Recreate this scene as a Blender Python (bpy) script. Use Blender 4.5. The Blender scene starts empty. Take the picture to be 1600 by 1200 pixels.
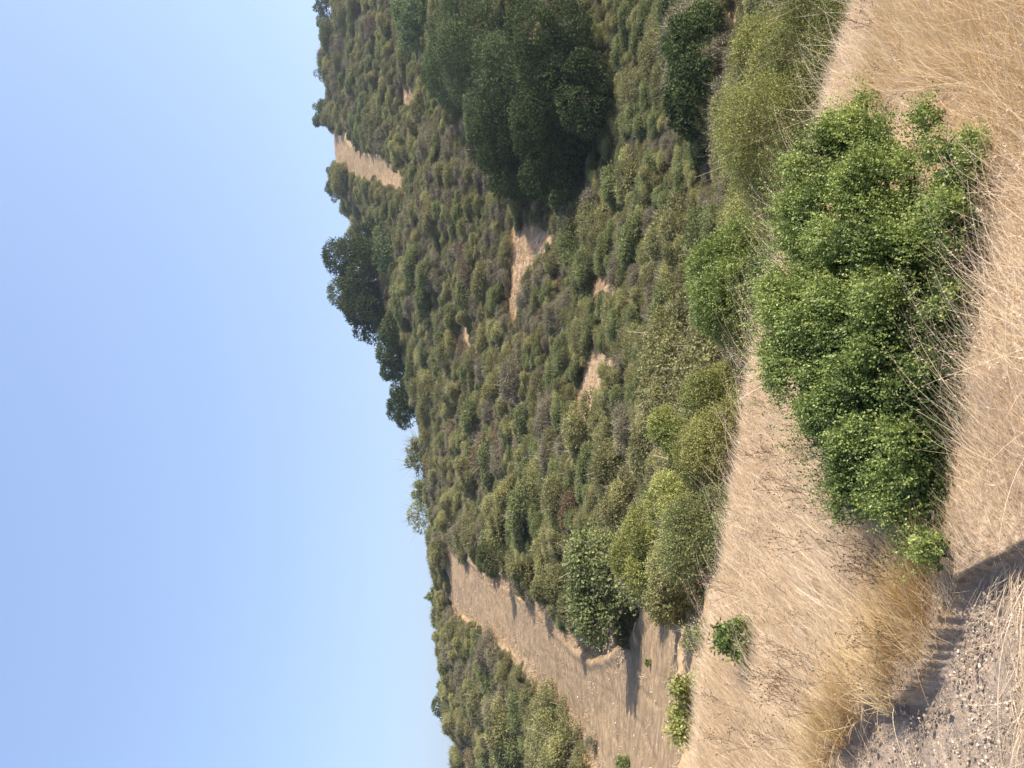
import bpy, math, random
import numpy as np
PI = math.pi
C = bpy.context.scene.collection

# ---------------------------------------------------------------- camera, sky, sun, exposure
EYE = 1.6          # eye height over the path (metres); the photo was taken with the camera turned on its side
F = 1200.0         # focal length in photo pixels (photo 1600 x 1200)
cam_d = bpy.data.cameras.new('camera'); cam = bpy.data.objects.new('camera', cam_d); C.objects.link(cam)
cam_d.sensor_width = 36.0; cam_d.lens = 36.0 * F / 1600.0
cam_d.clip_start = 0.05; cam_d.clip_end = 6000.0
cam.location = (0, 0, EYE)
from mathutils import Matrix
cam.rotation_euler = Matrix(((0, 1, 0), (0, 0, -1), (-1, 0, 0))).to_euler()
bpy.context.scene.camera = cam

SUN_EL = math.radians(33.0)
SUN_AZ = math.radians(98.0)        # clockwise from the view direction (+Y): from the right, a touch behind
w = bpy.data.worlds.new('World'); bpy.context.scene.world = w; w.use_nodes = True
nt = w.node_tree; bg = nt.nodes['Background']
sky = nt.nodes.new('ShaderNodeTexSky'); sky.sky_type = 'NISHITA'; sky.sun_disc = False
sky.sun_elevation = SUN_EL; sky.sun_rotation = SUN_AZ
sky.air_density = 1.25; sky.dust_density = 3.5; sky.ozone_density = 1.5; sky.altitude = 200
air = nt.nodes.new('ShaderNodeMix'); air.data_type = 'RGBA'; air.inputs[0].default_value = .42
air.inputs[7].default_value = (1.62, 2.26, 4.1, 1); nt.links.new(sky.outputs[0], air.inputs[6]); nt.links.new(air.outputs[2], bg.inputs[0]); bg.inputs[1].default_value = 0.118
sd = bpy.data.lights.new('sun', 'SUN'); sd.energy = 4.1; sd.angle = math.radians(0.55); sd.color = (1.0, 0.91, 0.78)
sun = bpy.data.objects.new('sun', sd); C.objects.link(sun)
from mathutils import Vector
sv = Vector((math.sin(SUN_AZ) * math.cos(SUN_EL), math.cos(SUN_AZ) * math.cos(SUN_EL), math.sin(SUN_EL)))
sun.rotation_euler = sv.to_track_quat('Z', 'Y').to_euler(); sun.location = (40, -10, 60)
vs = bpy.context.scene.view_settings
vs.view_transform = 'Standard'; vs.look = 'None'; vs.exposure = 1.2; vs.gamma = 1.0

# ---------------------------------------------------------------- small helpers
def tag(o, label=None, cat=None, group=None, kind=None):
    if label: o['label'] = label
    if cat: o['category'] = cat
    if group: o['group'] = group
    if kind: o['kind'] = kind
    return o

def mesh_np(name, verts, faces, mats=(), fmat=None, fattr=None, vattr=None, smooth=False):
    """verts (N,3), faces (M,3) or (M,4) int; fattr / vattr: dict name -> float array"""
    me = bpy.data.meshes.new(name)
    V = np.asarray(verts, dtype=np.float32); Fc = np.asarray(faces, dtype=np.int32)
    k = Fc.shape[1]; n = len(Fc)
    me.vertices.add(len(V)); me.vertices.foreach_set('co', V.ravel())
    me.loops.add(n * k); me.loops.foreach_set('vertex_index', Fc.ravel())
    me.polygons.add(n)
    me.polygons.foreach_set('loop_start', np.arange(0, n * k, k, dtype=np.int32))
    me.polygons.foreach_set('loop_total', np.full(n, k, dtype=np.int32))
    if fmat is not None: me.polygons.foreach_set('material_index', np.asarray(fmat, dtype=np.int32))
    me.polygons.foreach_set('use_smooth', np.full(n, smooth, dtype=bool))
    me.update(calc_edges=True)
    for m in mats: me.materials.append(m)
    for a, d in (fattr or {}).items():
        at = me.attributes.new(a, 'FLOAT', 'FACE'); at.data.foreach_set('value', np.asarray(d, dtype=np.float32))
    for a, d in (vattr or {}).items():
        at = me.attributes.new(a, 'FLOAT', 'POINT'); at.data.foreach_set('value', np.asarray(d, dtype=np.float32))
    return me

def obj(name, me, parent=None, loc=(0, 0, 0), rz=0.0, sc=(1, 1, 1)):
    o = bpy.data.objects.new(name, me); C.objects.link(o)
    o.location = loc; o.rotation_euler = (0, 0, rz); o.scale = sc
    if parent: o.parent = parent
    return o

def norm(a): return a / np.maximum(np.linalg.norm(a, axis=-1, keepdims=True), 1e-9)

class Geo:
    """collects quads with a material index and a tone per face"""
    def __init__(s): s.v = []; s.f = []; s.m = []; s.t = []; s.n = 0
    def add(s, v, f, m=0, t=0.5):
        v = np.asarray(v, dtype=np.float32).reshape(-1, 3); f = np.asarray(f, dtype=np.int64).reshape(-1, 4)
        s.v.append(v); s.f.append(f + s.n); s.n += len(v)
        s.m.append(np.full(len(f), m)); s.t.append(np.broadcast_to(np.asarray(t, dtype=np.float32), (len(f),)).copy())
    def mesh(s, name, mats, smooth=False):
        return mesh_np(name, np.concatenate(s.v), np.concatenate(s.f), mats, np.concatenate(s.m), {'tone': np.concatenate(s.t)}, None, smooth)
    def cards(s, c, a, b, m, t):
        """rhombic leaf quads, centre c, half axis a, half width b"""
        n = len(c); v = np.stack([c - a, c + b - a * .1, c + a, c - b - a * .1], 1).reshape(-1, 3)
        s.add(v, np.arange(n * 4).reshape(n, 4), m, t)
    def tube(s, pts, rad, sides=5, m=1, t=0.5):
        pts = np.asarray(pts, float); rad = np.asarray(rad, float); n = len(pts)
        d = norm(np.gradient(pts, axis=0)); ref = np.array([0.31, 0.17, 0.93]) if abs(d[0][2]) < .9 else np.array([1., .1, 0])
        x = norm(np.cross(d, ref)); y = np.cross(d, x)
        an = np.arange(sides) * 2 * PI / sides
        v = pts[:, None, :] + rad[:, None, None] * (np.cos(an)[None, :, None] * x[:, None, :] + np.sin(an)[None, :, None] * y[:, None, :])
        i = np.arange(n - 1)[:, None] * sides; j = np.arange(sides)[None, :]; j2 = (j + 1) % sides
        f = np.stack([i + j, i + j2, i + sides + j2, i + sides + j], -1).reshape(-1, 4)
        s.add(v.reshape(-1, 3), f, m, t)
    def ribbons(s, P, W, m, t):
        """P (n,k,3) centre lines, W (n,k,3) half width vectors"""
        n, k, _ = P.shape
        v = np.stack([P - W, P + W], 2).reshape(n, 2 * k, 3)
        base = np.arange(n)[:, None, None] * 2 * k + np.arange(k - 1)[None, :, None] * 2
        f = base + np.array([0, 1, 3, 2])[None, None, :]
        s.add(v.reshape(-1, 3), f.reshape(-1, 4), m, np.repeat(t, k - 1))

# value noise, for terrain and scatter
_rs = np.random.RandomState(5); _tab = _rs.rand(256, 256)
def vnoise(x, y):
    xi = np.floor(x).astype(int); yi = np.floor(y).astype(int); fx = x - xi; fy = y - yi
    fx = fx * fx * (3 - 2 * fx); fy = fy * fy * (3 - 2 * fy)
    g = lambda a, b: _tab[a & 255, b & 255]
    return (g(xi, yi) * (1 - fx) + g(xi + 1, yi) * fx) * (1 - fy) + (g(xi, yi + 1) * (1 - fx) + g(xi + 1, yi + 1) * fx) * fy
def fbm(x, y, o=4):
    r = 0; a = .5
    for _ in range(o): r = r + a * (vnoise(x, y) - .5); x = x * 2.03 + 7.1; y = y * 2.03 + 3.7; a *= .5
    return r

# ---------------------------------------------------------------- the lie of the land
# Each column is a profile of the ground seen along one bearing: (distance, drop as photo row) measured off the photograph.
COLS = {
 -600: [(9, 960), (14, 940), (30, 890), (60, 810), (100, 748), (130, 752), (160, 790)],
 0:    [(6.8, 1112), (9, 1150), (14, 1065), (20, 1020), (30, 965), (45, 900), (60, 850), (80, 785), (100, 748), (118, 752), (150, 800)],
 150:  [(6.8, 1140), (9, 1175), (14, 1085), (20, 1035), (30, 975), (45, 890), (65, 800), (85, 735), (100, 702), (116, 712), (150, 780)],
 300:  [(6.8, 1165), (9, 1200), (14, 1110), (20, 1050), (32, 960), (50, 860), (75, 760), (100, 700), (110, 690), (122, 705), (150, 770)],
 450:  [(6.8, 1180), (9, 1250), (14, 1170), (22, 1080), (35, 980), (55, 860), (80, 760), (105, 690), (118, 668), (132, 690), (160, 770)],
 600:  [(6.8, 1210), (9, 1290), (14, 1210), (22, 1110), (35, 1000), (55, 880), (80, 770), (110, 685), (130, 655), (145, 670), (180, 750)],
 750:  [(6.8, 1245), (9, 1340), (14, 1260), (22, 1150), (35, 1040), (55, 905), (80, 775), (110, 670), (140, 605), (152, 600), (185, 690)],
 900:  [(6.8, 1290), (9, 1400), (14, 1340), (22, 1240), (35, 1100), (50, 990), (65, 890), (100, 670), (118, 665), (150, 600), (180, 540), (200, 510), (225, 540)],
 1200: [(6.8, 1390), (9, 1500), (14, 1420), (22, 1300), (35, 1130), (50, 1000), (65, 900), (98, 700), (120, 695), (150, 610), (180, 545), (205, 508), (230, 530)],
 1800: [(6.8, 1500), (9, 1600), (14, 1520), (22, 1400), (35, 1230), (50, 1080), (65, 960), (98, 745), (120, 740), (150, 640), (180, 570), (205, 530), (230, 550)],
}
def plane(x, y): return EYE - 1.6 - np.where(np.asarray(x) > 0, .28, .15) * x - .05 * y
US = np.arange(-600, 1801, 20.0)
YS = np.concatenate([np.arange(0, 30, .25), np.arange(30, 260, 1.0), [300, 400, 700, 1500, 1400]])
def _grid():
    cu = sorted(COLS); cols = []
    for u in cu:
        k = (u - 600) / F
        ys = [0, 3, 6.1]; zs = [float(plane(k * q, q)) for q in ys]
        for Y, v in COLS[u]: ys.append(Y); zs.append(EYE - (v - 800) / F * Y)
        yl, zl = ys[-1], zs[-1]
        ys += [400, 900, 4000]; zs += [zl * .45 - 25, -60, -70]
        # monotone smooth interpolation: linear on a fine grid, then a narrow blur that grows with distance
        fine = np.interp(YS, ys, zs)
        bl = fine.copy()
        for i, Y in enumerate(YS):
            if 6.6 < Y < 300:
                r = .5 if Y < 9 else .11 * Y
                q = np.linspace(-r, r, 9); wq = 1 - (q / (r * 1.15)) ** 2
                bl[i] = (np.interp(Y + q, ys, zs) * wq).sum() / wq.sum()
        cols.append(bl)
    cols = np.array(cols)
    G = np.array([[np.interp(u, cu, cols[:, j]) for j in range(len(YS))] for u in US])
    K = G.copy()
    for s, wt in ((-3, .1), (-2, .15), (-1, .2), (1, .2), (2, .15), (3, .1)):
        pass
    pad = np.pad(G, ((3, 3), (0, 0)), 'edge'); K = sum(pad[i:i + len(US)] * wt for i, wt in enumerate((.08, .14, .18, .2, .18, .14, .08)))
    return K
GR = _grid()
def prof(u, Y):
    fi = np.clip((u - US[0]) / 20.0, 0, len(US) - 1.001); i = fi.astype(int); a = fi - i
    j = np.clip(np.searchsorted(YS, Y, 'right') - 1, 0, len(YS) - 2); b = np.clip((Y - YS[j]) / (YS[j + 1] - YS[j]), 0, 1)
    g = GR
    return (g[i, j] * (1 - b) + g[i, j + 1] * b) * (1 - a) + (g[i + 1, j] * (1 - b) + g[i + 1, j + 1] * b) * a
def ground(x, y, detail=True):
    x = np.asarray(x, float); y = np.asarray(y, float)
    r = np.hypot(x, y); a = np.arctan2(x, y)
    ac = np.clip(a, -PI / 4, PI / 4); Y = r * np.cos(ac); u = 600 + F * np.tan(ac)
    z1 = prof(u, Y)
    back = np.clip((np.abs(a) - PI / 2) / (PI / 2), 0, 1); zm = .5 * (prof(np.full_like(u, -600.), Y) + prof(np.full_like(u, 1800.), Y))
    z1 = z1 * (1 - back) + zm * back
    s = np.clip((r - 5.2) / 1.4, 0, 1); s = s * s * (3 - 2 * s)
    z = plane(x, y) * (1 - s) + z1 * s
    if detail:
        amp = np.clip((r - 9) / 40, 0, 1)
        z = z + amp * 1.6 * fbm(x * .09 + 3, y * .09, 4) + .10 * fbm(x * 1.3, y * 1.3, 3) * np.clip(1.2 - r / 60, .15, 1)
    return z
def pix(x, y, z): return 600 + F * x / y, 800 - F * (z - EYE) / y

def inpoly(u, v, poly):
    """poly is a list of photo (x, y) points; u, v are upright coordinates (u = 1200 - y, v = x)"""
    px = np.asarray(v); py = 1200 - np.asarray(u); c = np.zeros(px.shape, bool); n = len(poly)
    for i in range(n):
        x1, y1 = poly[i]; x2, y2 = poly[(i + 1) % n]
        k = ((y1 > py) != (y2 > py)) & (px < (x2 - x1) * (py - y1) / ((y2 - y1) + 1e-12) + x1)
        c ^= k
    return c
ROAD = [(676, 812), (684, 850), (686, 900), (690, 945), (706, 957), (738, 978), (778, 1003), (812, 1036), (838, 1075), (873, 1115), (905, 1150), (925, 1200), (935, 1420), (1100, 1420), (1075, 1200), (1072, 1060), (1075, 985), (1055, 955), (1015, 935), (978, 925), (945, 960), (915, 978), (890, 985), (868, 968), (848, 945), (815, 930), (790, 895), (760, 893), (735, 870), (712, 848), (700, 825)]
STRIP = [(497, 185), (505, 190), (525, 200), (560, 230), (600, 245), (632, 262), (637, 300), (600, 290), (570, 285), (540, 268), (515, 255), (498, 240)]
CLEAR = [
 [(795, 360), (815, 352), (850, 355), (850, 385), (835, 410), (822, 435), (812, 475), (800, 500), (795, 470), (808, 430), (800, 400)],
 [(926, 437), (955, 430), (972, 452), (945, 462), (930, 470)],
 [(922, 545), (960, 543), (966, 565), (945, 590), (928, 600), (914, 645), (903, 652), (905, 610), (916, 575)],
 [(632, 128), (652, 135), (650, 168), (634, 168)],
 [(500, -5), (517, -5), (527, 30), (523, 48), (505, 22)],
 [(502, 90), (513, 150), (508, 165), (499, 130)],
 [(708, 525), (728, 505), (726, 530), (712, 540)],
]
def foot(px, py):
    """the spot on the shoulder plane seen at a photo pixel"""
    u = 1200 - py; kx = (u - 600) / F; t = (px - 800) / F; sl = .28 if kx > 0 else .15
    Y = 1.6 / (t - sl * kx - .05); return kx * Y, Y
def upr(p): return 1200 - p[1], p[0]
# track and clearing masks as functions of the ground point
def masks(x, y):
    z = ground(x, y); yy = np.maximum(y, .01); u, v = pix(x, yy, z)
    nz = fbm(x * .8, y * .8, 3) * np.clip(500 / yy, 0, 30); u = u + nz; v = v + nz * .4
    far = (y > 11) & (y < 245)
    road = far & inpoly(u, v, ROAD) & (y < 101); strip = far & (y > 125) & inpoly(u, v, STRIP)
    clr = np.zeros_like(road)
    for p in CLEAR: clr |= far & inpoly(u, v, p)
    return road, strip, clr
PATH = [(1290, 1600), (1298, 1185), (1325, 1140), (1372, 1092), (1415, 1100), (1450, 1052), (1485, 968), (1503, 905), (1560, 888), (1640, 850), (2200, 700), (9000, 600), (9000, 6000), (1290, 6000)]
BUSHFOOT = [(1400, 150), (1535, 140), (1562, 300), (1562, 480), (1545, 640), (1510, 760), (1480, 860), (1430, 850), (1380, 790), (1300, 650), (1280, 450), (1320, 250)]
def plane_pix(x, y, warp=26):
    y = np.maximum(y, .12); u, v = pix(x, y, plane(x, y)); n = fbm(x * 5, y * 5, 3) * warp * 2
    return u + n, v + n
def on_path(x, y):
    u, v = plane_pix(x, y); return inpoly(u, v, PATH) & (y < 4) & (y > .12)
def in_bush(x, y):
    u, v = plane_pix(x, y, 14); return inpoly(u, v, BUSHFOOT)

# ---------------------------------------------------------------- materials
def mat(name): 
    m = bpy.data.materials.new(name); m.use_nodes = True; t = m.node_tree
    for n in list(t.nodes): t.nodes.remove(n)
    return m, t, t.nodes.new('ShaderNodeOutputMaterial')
def N(t, ty, **k):
    n = t.nodes.new(ty)
    for a, b in k.items():
        if a.startswith('i_'): n.inputs[int(a[2:])].default_value = b
        else: setattr(n, a, b)
    return n
def ramp(t, stops, src):
    r = t.nodes.new('ShaderNodeValToRGB'); e = r.color_ramp.elements
    while len(e) < len(stops): e.new(.5)
    for q, (p, c) in zip(e, stops): q.position = p; q.color = (*c, 1)
    t.links.new(src, r.inputs[0]); return r.outputs[0]
def mixc(t, f, a, b, mode='MIX'):
    m = t.nodes.new('ShaderNodeMix'); m.data_type = 'RGBA'; m.blend_type = mode
    for s, i in ((f, 0), (a, 6), (b, 7)):
        if isinstance(s, (int, float)): m.inputs[i].default_value = s
        elif isinstance(s, tuple): m.inputs[i].default_value = (*s, 1)
        else: t.links.new(s, m.inputs[i])
    return m.outputs[2]
def math_(t, op, a, b=0.0):
    m = t.nodes.new('ShaderNodeMath'); m.operation = op
    for s, i in ((a, 0), (b, 1)):
        if isinstance(s, (int, float)): m.inputs[i].default_value = s
        else: t.links.new(s, m.inputs[i])
    return m.outputs[0]

def leaf_mat(name, stops, trans=.25, rough=.6, spec=.12, rnd=.35, patch=0.0):
    """leaf or straw colour from the per-leaf tone, shifted a little from plant to plant"""
    m, t, out = mat(name)
    a = N(t, 'ShaderNodeAttribute', attribute_name='tone'); oi = N(t, 'ShaderNodeObjectInfo')
    s = math_(t, 'ADD', a.outputs['Fac'], math_(t, 'MULTIPLY', math_(t, 'SUBTRACT', oi.outputs['Random'], .5), rnd))
    col = ramp(t, stops, s)
    hs = N(t, 'ShaderNodeHueSaturation'); t.links.new(col, hs.inputs['Color'])
    wn = N(t, 'ShaderNodeTexWhiteNoise'); wn.noise_dimensions = '1D'; t.links.new(oi.outputs['Random'], wn.inputs['W'])
    t.links.new(math_(t, 'ADD', math_(t, 'MULTIPLY', wn.outputs['Value'], rnd * .055), .5 - rnd * .03), hs.inputs['Hue'])
    t.links.new(math_(t, 'ADD', math_(t, 'MULTIPLY', wn.outputs['Value'], rnd * .8), 1 - rnd * .4), hs.inputs['Value'])
    col = hs.outputs[0]
    p = N(t, 'ShaderNodeBsdfPrincipled'); t.links.new(col, p.inputs['Base Color']); p.inputs['Roughness'].default_value = rough
    p.inputs['Specular IOR Level'].default_value = spec
    tr = N(t, 'ShaderNodeBsdfTranslucent'); t.links.new(mixc(t, 1.0, col, (1.0, 1.0, .75), 'MULTIPLY'), tr.inputs[0])
    mx = N(t, 'ShaderNodeMixShader'); mx.inputs[0].default_value = trans
    t.links.new(p.outputs[0], mx.inputs[1]); t.links.new(tr.outputs[0], mx.inputs[2]); t.links.new(mx.outputs[0], out.inputs[0])
    return m
M_OLIVE = leaf_mat('leaf_olive', [(0, (.105, .104, .050)), (.5, (.205, .202, .090)), (1, (.36, .345, .15))], rnd=.2)
M_GREEN = leaf_mat('leaf_green', [(0, (.078, .096, .042)), (.5, (.155, .178, .074)), (1, (.28, .305, .125))], rnd=.2)
M_GREY = leaf_mat('leaf_grey_brown', [(0, (.12, .105, .068)), (.5, (.20, .182, .118)), (1, (.30, .275, .17))], .15, rnd=.2)
M_RUST = leaf_mat('leaf_rusty', [(0, (0.099, 0.068, 0.035)), (.5, (0.171, 0.121, 0.061)), (1, (0.242, 0.187, 0.088))], .15)
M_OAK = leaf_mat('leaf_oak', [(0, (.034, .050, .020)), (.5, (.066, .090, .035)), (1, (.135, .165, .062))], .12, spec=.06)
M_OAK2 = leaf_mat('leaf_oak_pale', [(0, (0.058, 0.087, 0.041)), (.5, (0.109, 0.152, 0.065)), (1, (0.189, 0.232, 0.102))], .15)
M_BRUSH = leaf_mat('leaf_coyote_brush', [(0, (.046, .074, .022)), (.45, (.135, .180, .054)), (.8, (.25, .305, .088)), (1, (.37, .41, .14))], .33, .45, .25, .15)
M_FEATH = leaf_mat('leaf_chamise', [(0, (0.095, 0.110, 0.038)), (.5, (0.207, 0.218, 0.074)), (1, (0.336, 0.336, 0.123))], .25, rnd=.2)
M_YEL = leaf_mat('leaf_yellow_green', [(0, (.11, .12, .040)), (.5, (.27, .29, .090)), (1, (.44, .44, .17))], .28, rnd=.15)
M_BARK = leaf_mat('bark', [(0, (.10, .08, .06)), (.5, (.19, .155, .12)), (1, (.32, .27, .22))], 0.0, .8, .1, .2)
M_TWIG = leaf_mat('twig_grey', [(0, (.16, .13, .105)), (.5, (.28, .235, .19)), (1, (.42, .37, .31))], 0.0, .8, .1, .2)
M_STRAW = leaf_mat('straw', [(0, (.36, .25, .155)), (.35, (.53, .395, .265)), (.7, (.69, .54, .385)), (1, (.86, .74, .58))], .25, .6, .25, 0.0)
M_GOLD = leaf_mat('golden_straw', [(0, (.36, .22, .085)), (.5, (.56, .40, .20)), (1, (.84, .70, .47))], .28, .5, .3, 0.0)
M_WEED = leaf_mat('dry_weed', [(0, (.035, .022, .014)), (.5, (.085, .055, .035)), (1, (.17, .12, .08))], 0.0, .8, .1, .1)
M_STONE = leaf_mat('stone', [(0, (.13, .105, .085)), (.5, (.36, .29, .22)), (1, (.62, .53, .42))], 0.0, .9, .1, 0.0)

def ground_mat():
    m, t, out = mat('ground')
    tc = N(t, 'ShaderNodeTexCoord'); P = tc.outputs['Object']
    def noise(scale, detail=6, rough=.6, off=None):
        n = N(t, 'ShaderNodeTexNoise'); n.inputs['Scale'].default_value = scale; n.inputs['Detail'].default_value = detail; n.inputs['Roughness'].default_value = rough
        t.links.new(P, n.inputs['Vector']); return n.outputs['Fac']
    A = lambda n: N(t, 'ShaderNodeAttribute', attribute_name=n).outputs['Fac']
    n1 = noise(.35); n2 = noise(3.0, 8, .65); n3 = noise(22, 6, .7); n4 = noise(120, 4, .7)
    litter = ramp(t, [(.3, (.20, .145, .09)), (.5, (.33, .235, .145)), (.7, (.45, .34, .21))], n2)
    road = ramp(t, [(.32, (.165, .118, .074)), (.5, (.240, .178, .114)), (.68, (.33, .250, .162))], n2)
    n5 = noise(.9, 10, .75); road = mixc(t, .8, road, ramp(t, [(.38, (.66, .64, .60)), (.5, (1, 1, 1)), (.62, (1.28, 1.22, 1.12))], n5), 'MULTIPLY')
    road = mixc(t, math_(t, 'MULTIPLY', math_(t, 'GREATER_THAN', n3, .62), .5), road, (.25, .18, .12))
    road = mixc(t, math_(t, 'MULTIPLY', math_(t, 'GREATER_THAN', n4, .66), .45), road, (.45, .37, .28))
    rut = N(t, 'ShaderNodeMapRange'); rut.inputs[1].default_value = .0; rut.inputs[2].default_value = 1.0; t.links.new(A('rut'), rut.inputs[0])
    road = mixc(t, math_(t, 'MULTIPLY', rut.outputs[0], .55), road, (.17, .125, .085))
    soil = ramp(t, [(.3, (.23, .165, .105)), (.5, (.35, .262, .175)), (.72, (.46, .355, .245))], n3)
    soil = mixc(t, math_(t, 'MULTIPLY', math_(t, 'GREATER_THAN', n3, .60), .55), soil, (.27, .17, .10))
    gold = ramp(t, [(.3, (.30, .20, .10)), (.5, (.42, .30, .165)), (.7, (.54, .40, .24))], n3)
    straw = ramp(t, [(.28, (.16, .11, .068)), (.5, (.33, .245, .165)), (.72, (.50, .39, .275))], n3)
    path = ramp(t, [(.25, (.17, .135, .105)), (.5, (.30, .24, .19)), (.75, (.42, .34, .275))], n3)
    path = mixc(t, math_(t, 'MULTIPLY', math_(t, 'GREATER_THAN', n4, .60), .5), path, (.22, .165, .125))
    col = litter
    for nm, c in (('straw', straw), ('soil', soil), ('road', road), ('gold', gold), ('path', path)):
        f = A(nm); f = math_(t, 'ADD', f, math_(t, 'MULTIPLY', math_(t, 'SUBTRACT', n2, .5), math_(t, 'MULTIPLY', math_(t, 'MULTIPLY', f, math_(t, 'SUBTRACT', 1.0, f)), 4.0)))
        mr = N(t, 'ShaderNodeMapRange'); mr.inputs[1].default_value = .35; mr.inputs[2].default_value = .65; t.links.new(f, mr.inputs[0])
        col = mixc(t, mr.outputs[0], col, c)
    # wide soft patches of paler and redder earth
    col = mixc(t, .35, col, mixc(t, n1, (.72, .66, .6), (1.25, 1.18, 1.1)), 'MULTIPLY')
    p = N(t, 'ShaderNodeBsdfPrincipled'); t.links.new(col, p.inputs['Base Color']); p.inputs['Roughness'].default_value = .95; p.inputs['Specular IOR Level'].default_value = .1
    b1 = N(t, 'ShaderNodeBump'); b1.inputs['Strength'].default_value = .7; b1.inputs['Distance'].default_value = .12; t.links.new(n2, b1.inputs['Height'])
    b2 = N(t, 'ShaderNodeBump'); b2.inputs['Strength'].default_value = .8; b2.inputs['Distance'].default_value = .02; t.links.new(n3, b2.inputs['Height']); t.links.new(b1.outputs[0], b2.inputs['Normal'])
    t.links.new(b2.outputs[0], p.inputs['Normal']); t.links.new(p.outputs[0], out.inputs[0])
    return m
M_GROUND = ground_mat()

# ---------------------------------------------------------------- ground sheet
def smooth_mask(arr, k=1):
    a = arr.astype(float)
    for _ in range(k):
        p = np.pad(a, 1, 'edge'); a = (p[:-2, 1:-1] + p[2:, 1:-1] + p[1:-1, :-2] + p[1:-1, 2:] + 2 * p[1:-1, 1:-1]) / 6
    return a
# road edge berms and tyre ruts, as lines in photo pixels that are laid on the real ground
RUTS = [[(722, 905), (760, 948), (800, 985), (822, 1003), (850, 1040), (890, 1075), (905, 1110), (935, 1160), (950, 1200)],
        [(700, 855), (728, 885), (770, 920), (800, 935), (860, 965), (900, 1005), (925, 1018), (955, 1042), (985, 1060), (1010, 1085), (1030, 1105)],
        [(845, 1015), (885, 1045), (925, 1065), (960, 1085), (1000, 1130), (1030, 1200)]]
def line_dist(u, v, line):
    px = v; py = 1200 - u; d = np.full(px.shape, 1e9)
    for (x1, y1), (x2, y2) in zip(line[:-1], line[1:]):
        L2 = (x2 - x1) ** 2 + (y2 - y1) ** 2; s = np.clip(((px - x1) * (x2 - x1) + (py - y1) * (y2 - y1)) / L2, 0, 1)
        d = np.minimum(d, np.hypot(px - x1 - s * (x2 - x1), py - y1 - s * (y2 - y1)))
    return d
fa = np.arctan((np.arange(-120, 1321, 3.5) - 600) / F)
aa = np.concatenate([np.linspace(-PI, fa[0] - .02, 60), fa, np.linspace(fa[-1] + .02, PI, 60)[:-1]])
rr = np.concatenate([[.02, .3, .6, .9, 1.2, 1.4], np.geomspace(1.5, 8, 190), np.geomspace(8.06, 235, 520), np.geomspace(240, 1500, 24)])
AA, RR = np.meshgrid(aa, rr, indexing='ij'); X = RR * np.sin(AA); Y = RR * np.cos(AA); Z = ground(X, Y)
road, strip, clr = masks(X, Y)
Yc = np.maximum(Y, .1); U_, V_ = pix(X, Yc, Z)
rut = np.zeros_like(X); inr = (Y > 11) & (Y < 125)
for L in RUTS:
    d = line_dist(U_ + fbm(X * .6, Y * .6) * 10, V_, L)
    rut = np.maximum(rut, np.where(inr, np.clip(1 - d / np.clip(90 / Yc, 1.2, 4), 0, 1), 0))
rut *= np.clip(.45 + 1.8 * fbm(X * .9 + 9, Y * .9, 3) + .3, 0, 1)
Z = Z - rut * .05
path = smooth_mask(on_path(X, Y) & (RR < 6), 2)
nearg = (RR < 11) & (np.abs(AA) < 2.4)
Z = Z + np.where(RR < 7, path * (.04 * fbm(X * 9, Y * 9, 3) - .07) + (1 - path) * (.05 * fbm(X * 4, Y * 4, 3) + .03), 0)
DITCH = [(738, 872), (765, 893), (800, 916), (830, 938), (862, 962), (895, 998), (925, 1022), (938, 1018), (958, 1000), (975, 980), (986, 958)]
dd = line_dist(U_ + fbm(X * .7, Y * .7) * 8, V_, DITCH) / np.clip(330 / Yc, 2.5, 12); ditch = np.where(inr, np.clip(1.2 - dd, 0, 1), 0)
Z = Z - ditch * .42 + np.where(inr, np.clip(1 - np.abs(dd - 1.9), 0, 1), 0) * .12
roadm = smooth_mask(road | strip, 2); soil = smooth_mask(clr, 2)
edge = np.clip(smooth_mask(road | strip, 9) * (1 - smooth_mask(road | strip, 9)) * 4, 0, 1)
goldm = np.clip((edge > .35) * np.clip(fbm(X * .22 + 5, Y * .22, 3) * 6 + .35, 0, 1), 0, 1); goldm = smooth_mask(goldm, 1) * (Y > 11) * (V_ < 960)
# a berm of pushed-up earth along the edges of the track
Z = Z + edge * np.clip(.22 + fbm(X * 1.1, Y * 1.1, 3) * 1.0, 0, .5) * np.where(Y > 11, 1, 0)
na, nr = X.shape; verts = np.stack([X, Y, Z], -1).reshape(-1, 3)
idx = np.arange(na * nr).reshape(na, nr)
def qf(i0, i1): return np.stack([i0[:, :-1], i1[:, :-1], i1[:, 1:], i0[:, 1:]], -1)
ia = idx; ib = np.roll(idx, -1, axis=0)
quads = qf(ia, ib)                                     # (na, nr-1, 4), closed round the back
att = {'road': roadm.ravel(), 'soil': soil.ravel(), 'gold': goldm.ravel(), 'path': path.ravel(), 'rut': rut.ravel(), 'straw': (nearg & ~(in_bush(X, Y) & (Y > 2))).astype(float).ravel()}
def sub(name, sel, lift):
    q = quads[sel]; used, inv = np.unique(q.ravel(), return_inverse=True)
    v = verts[used].copy(); v[:, 2] += lift
    me = mesh_np(name, v, inv.reshape(-1, 4)[:, ::-1], [M_GROUND], None, None, {k: a[used] for k, a in att.items()}, True)
    return obj(name, me)
pathq = on_path(X, Y) & (RR < 6)
g_all = sub('ground', np.ones(quads.shape[:2], bool), 0); tag(g_all, kind='structure')
tag(sub('dirt_road', (road)[:, :-1], .006), kind='structure')
tag(sub('firebreak_track', (strip)[:, :-1], .02), kind='structure')
tag(sub('gravel_path', (pathq)[:, :-1], .004), kind='structure')

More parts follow.
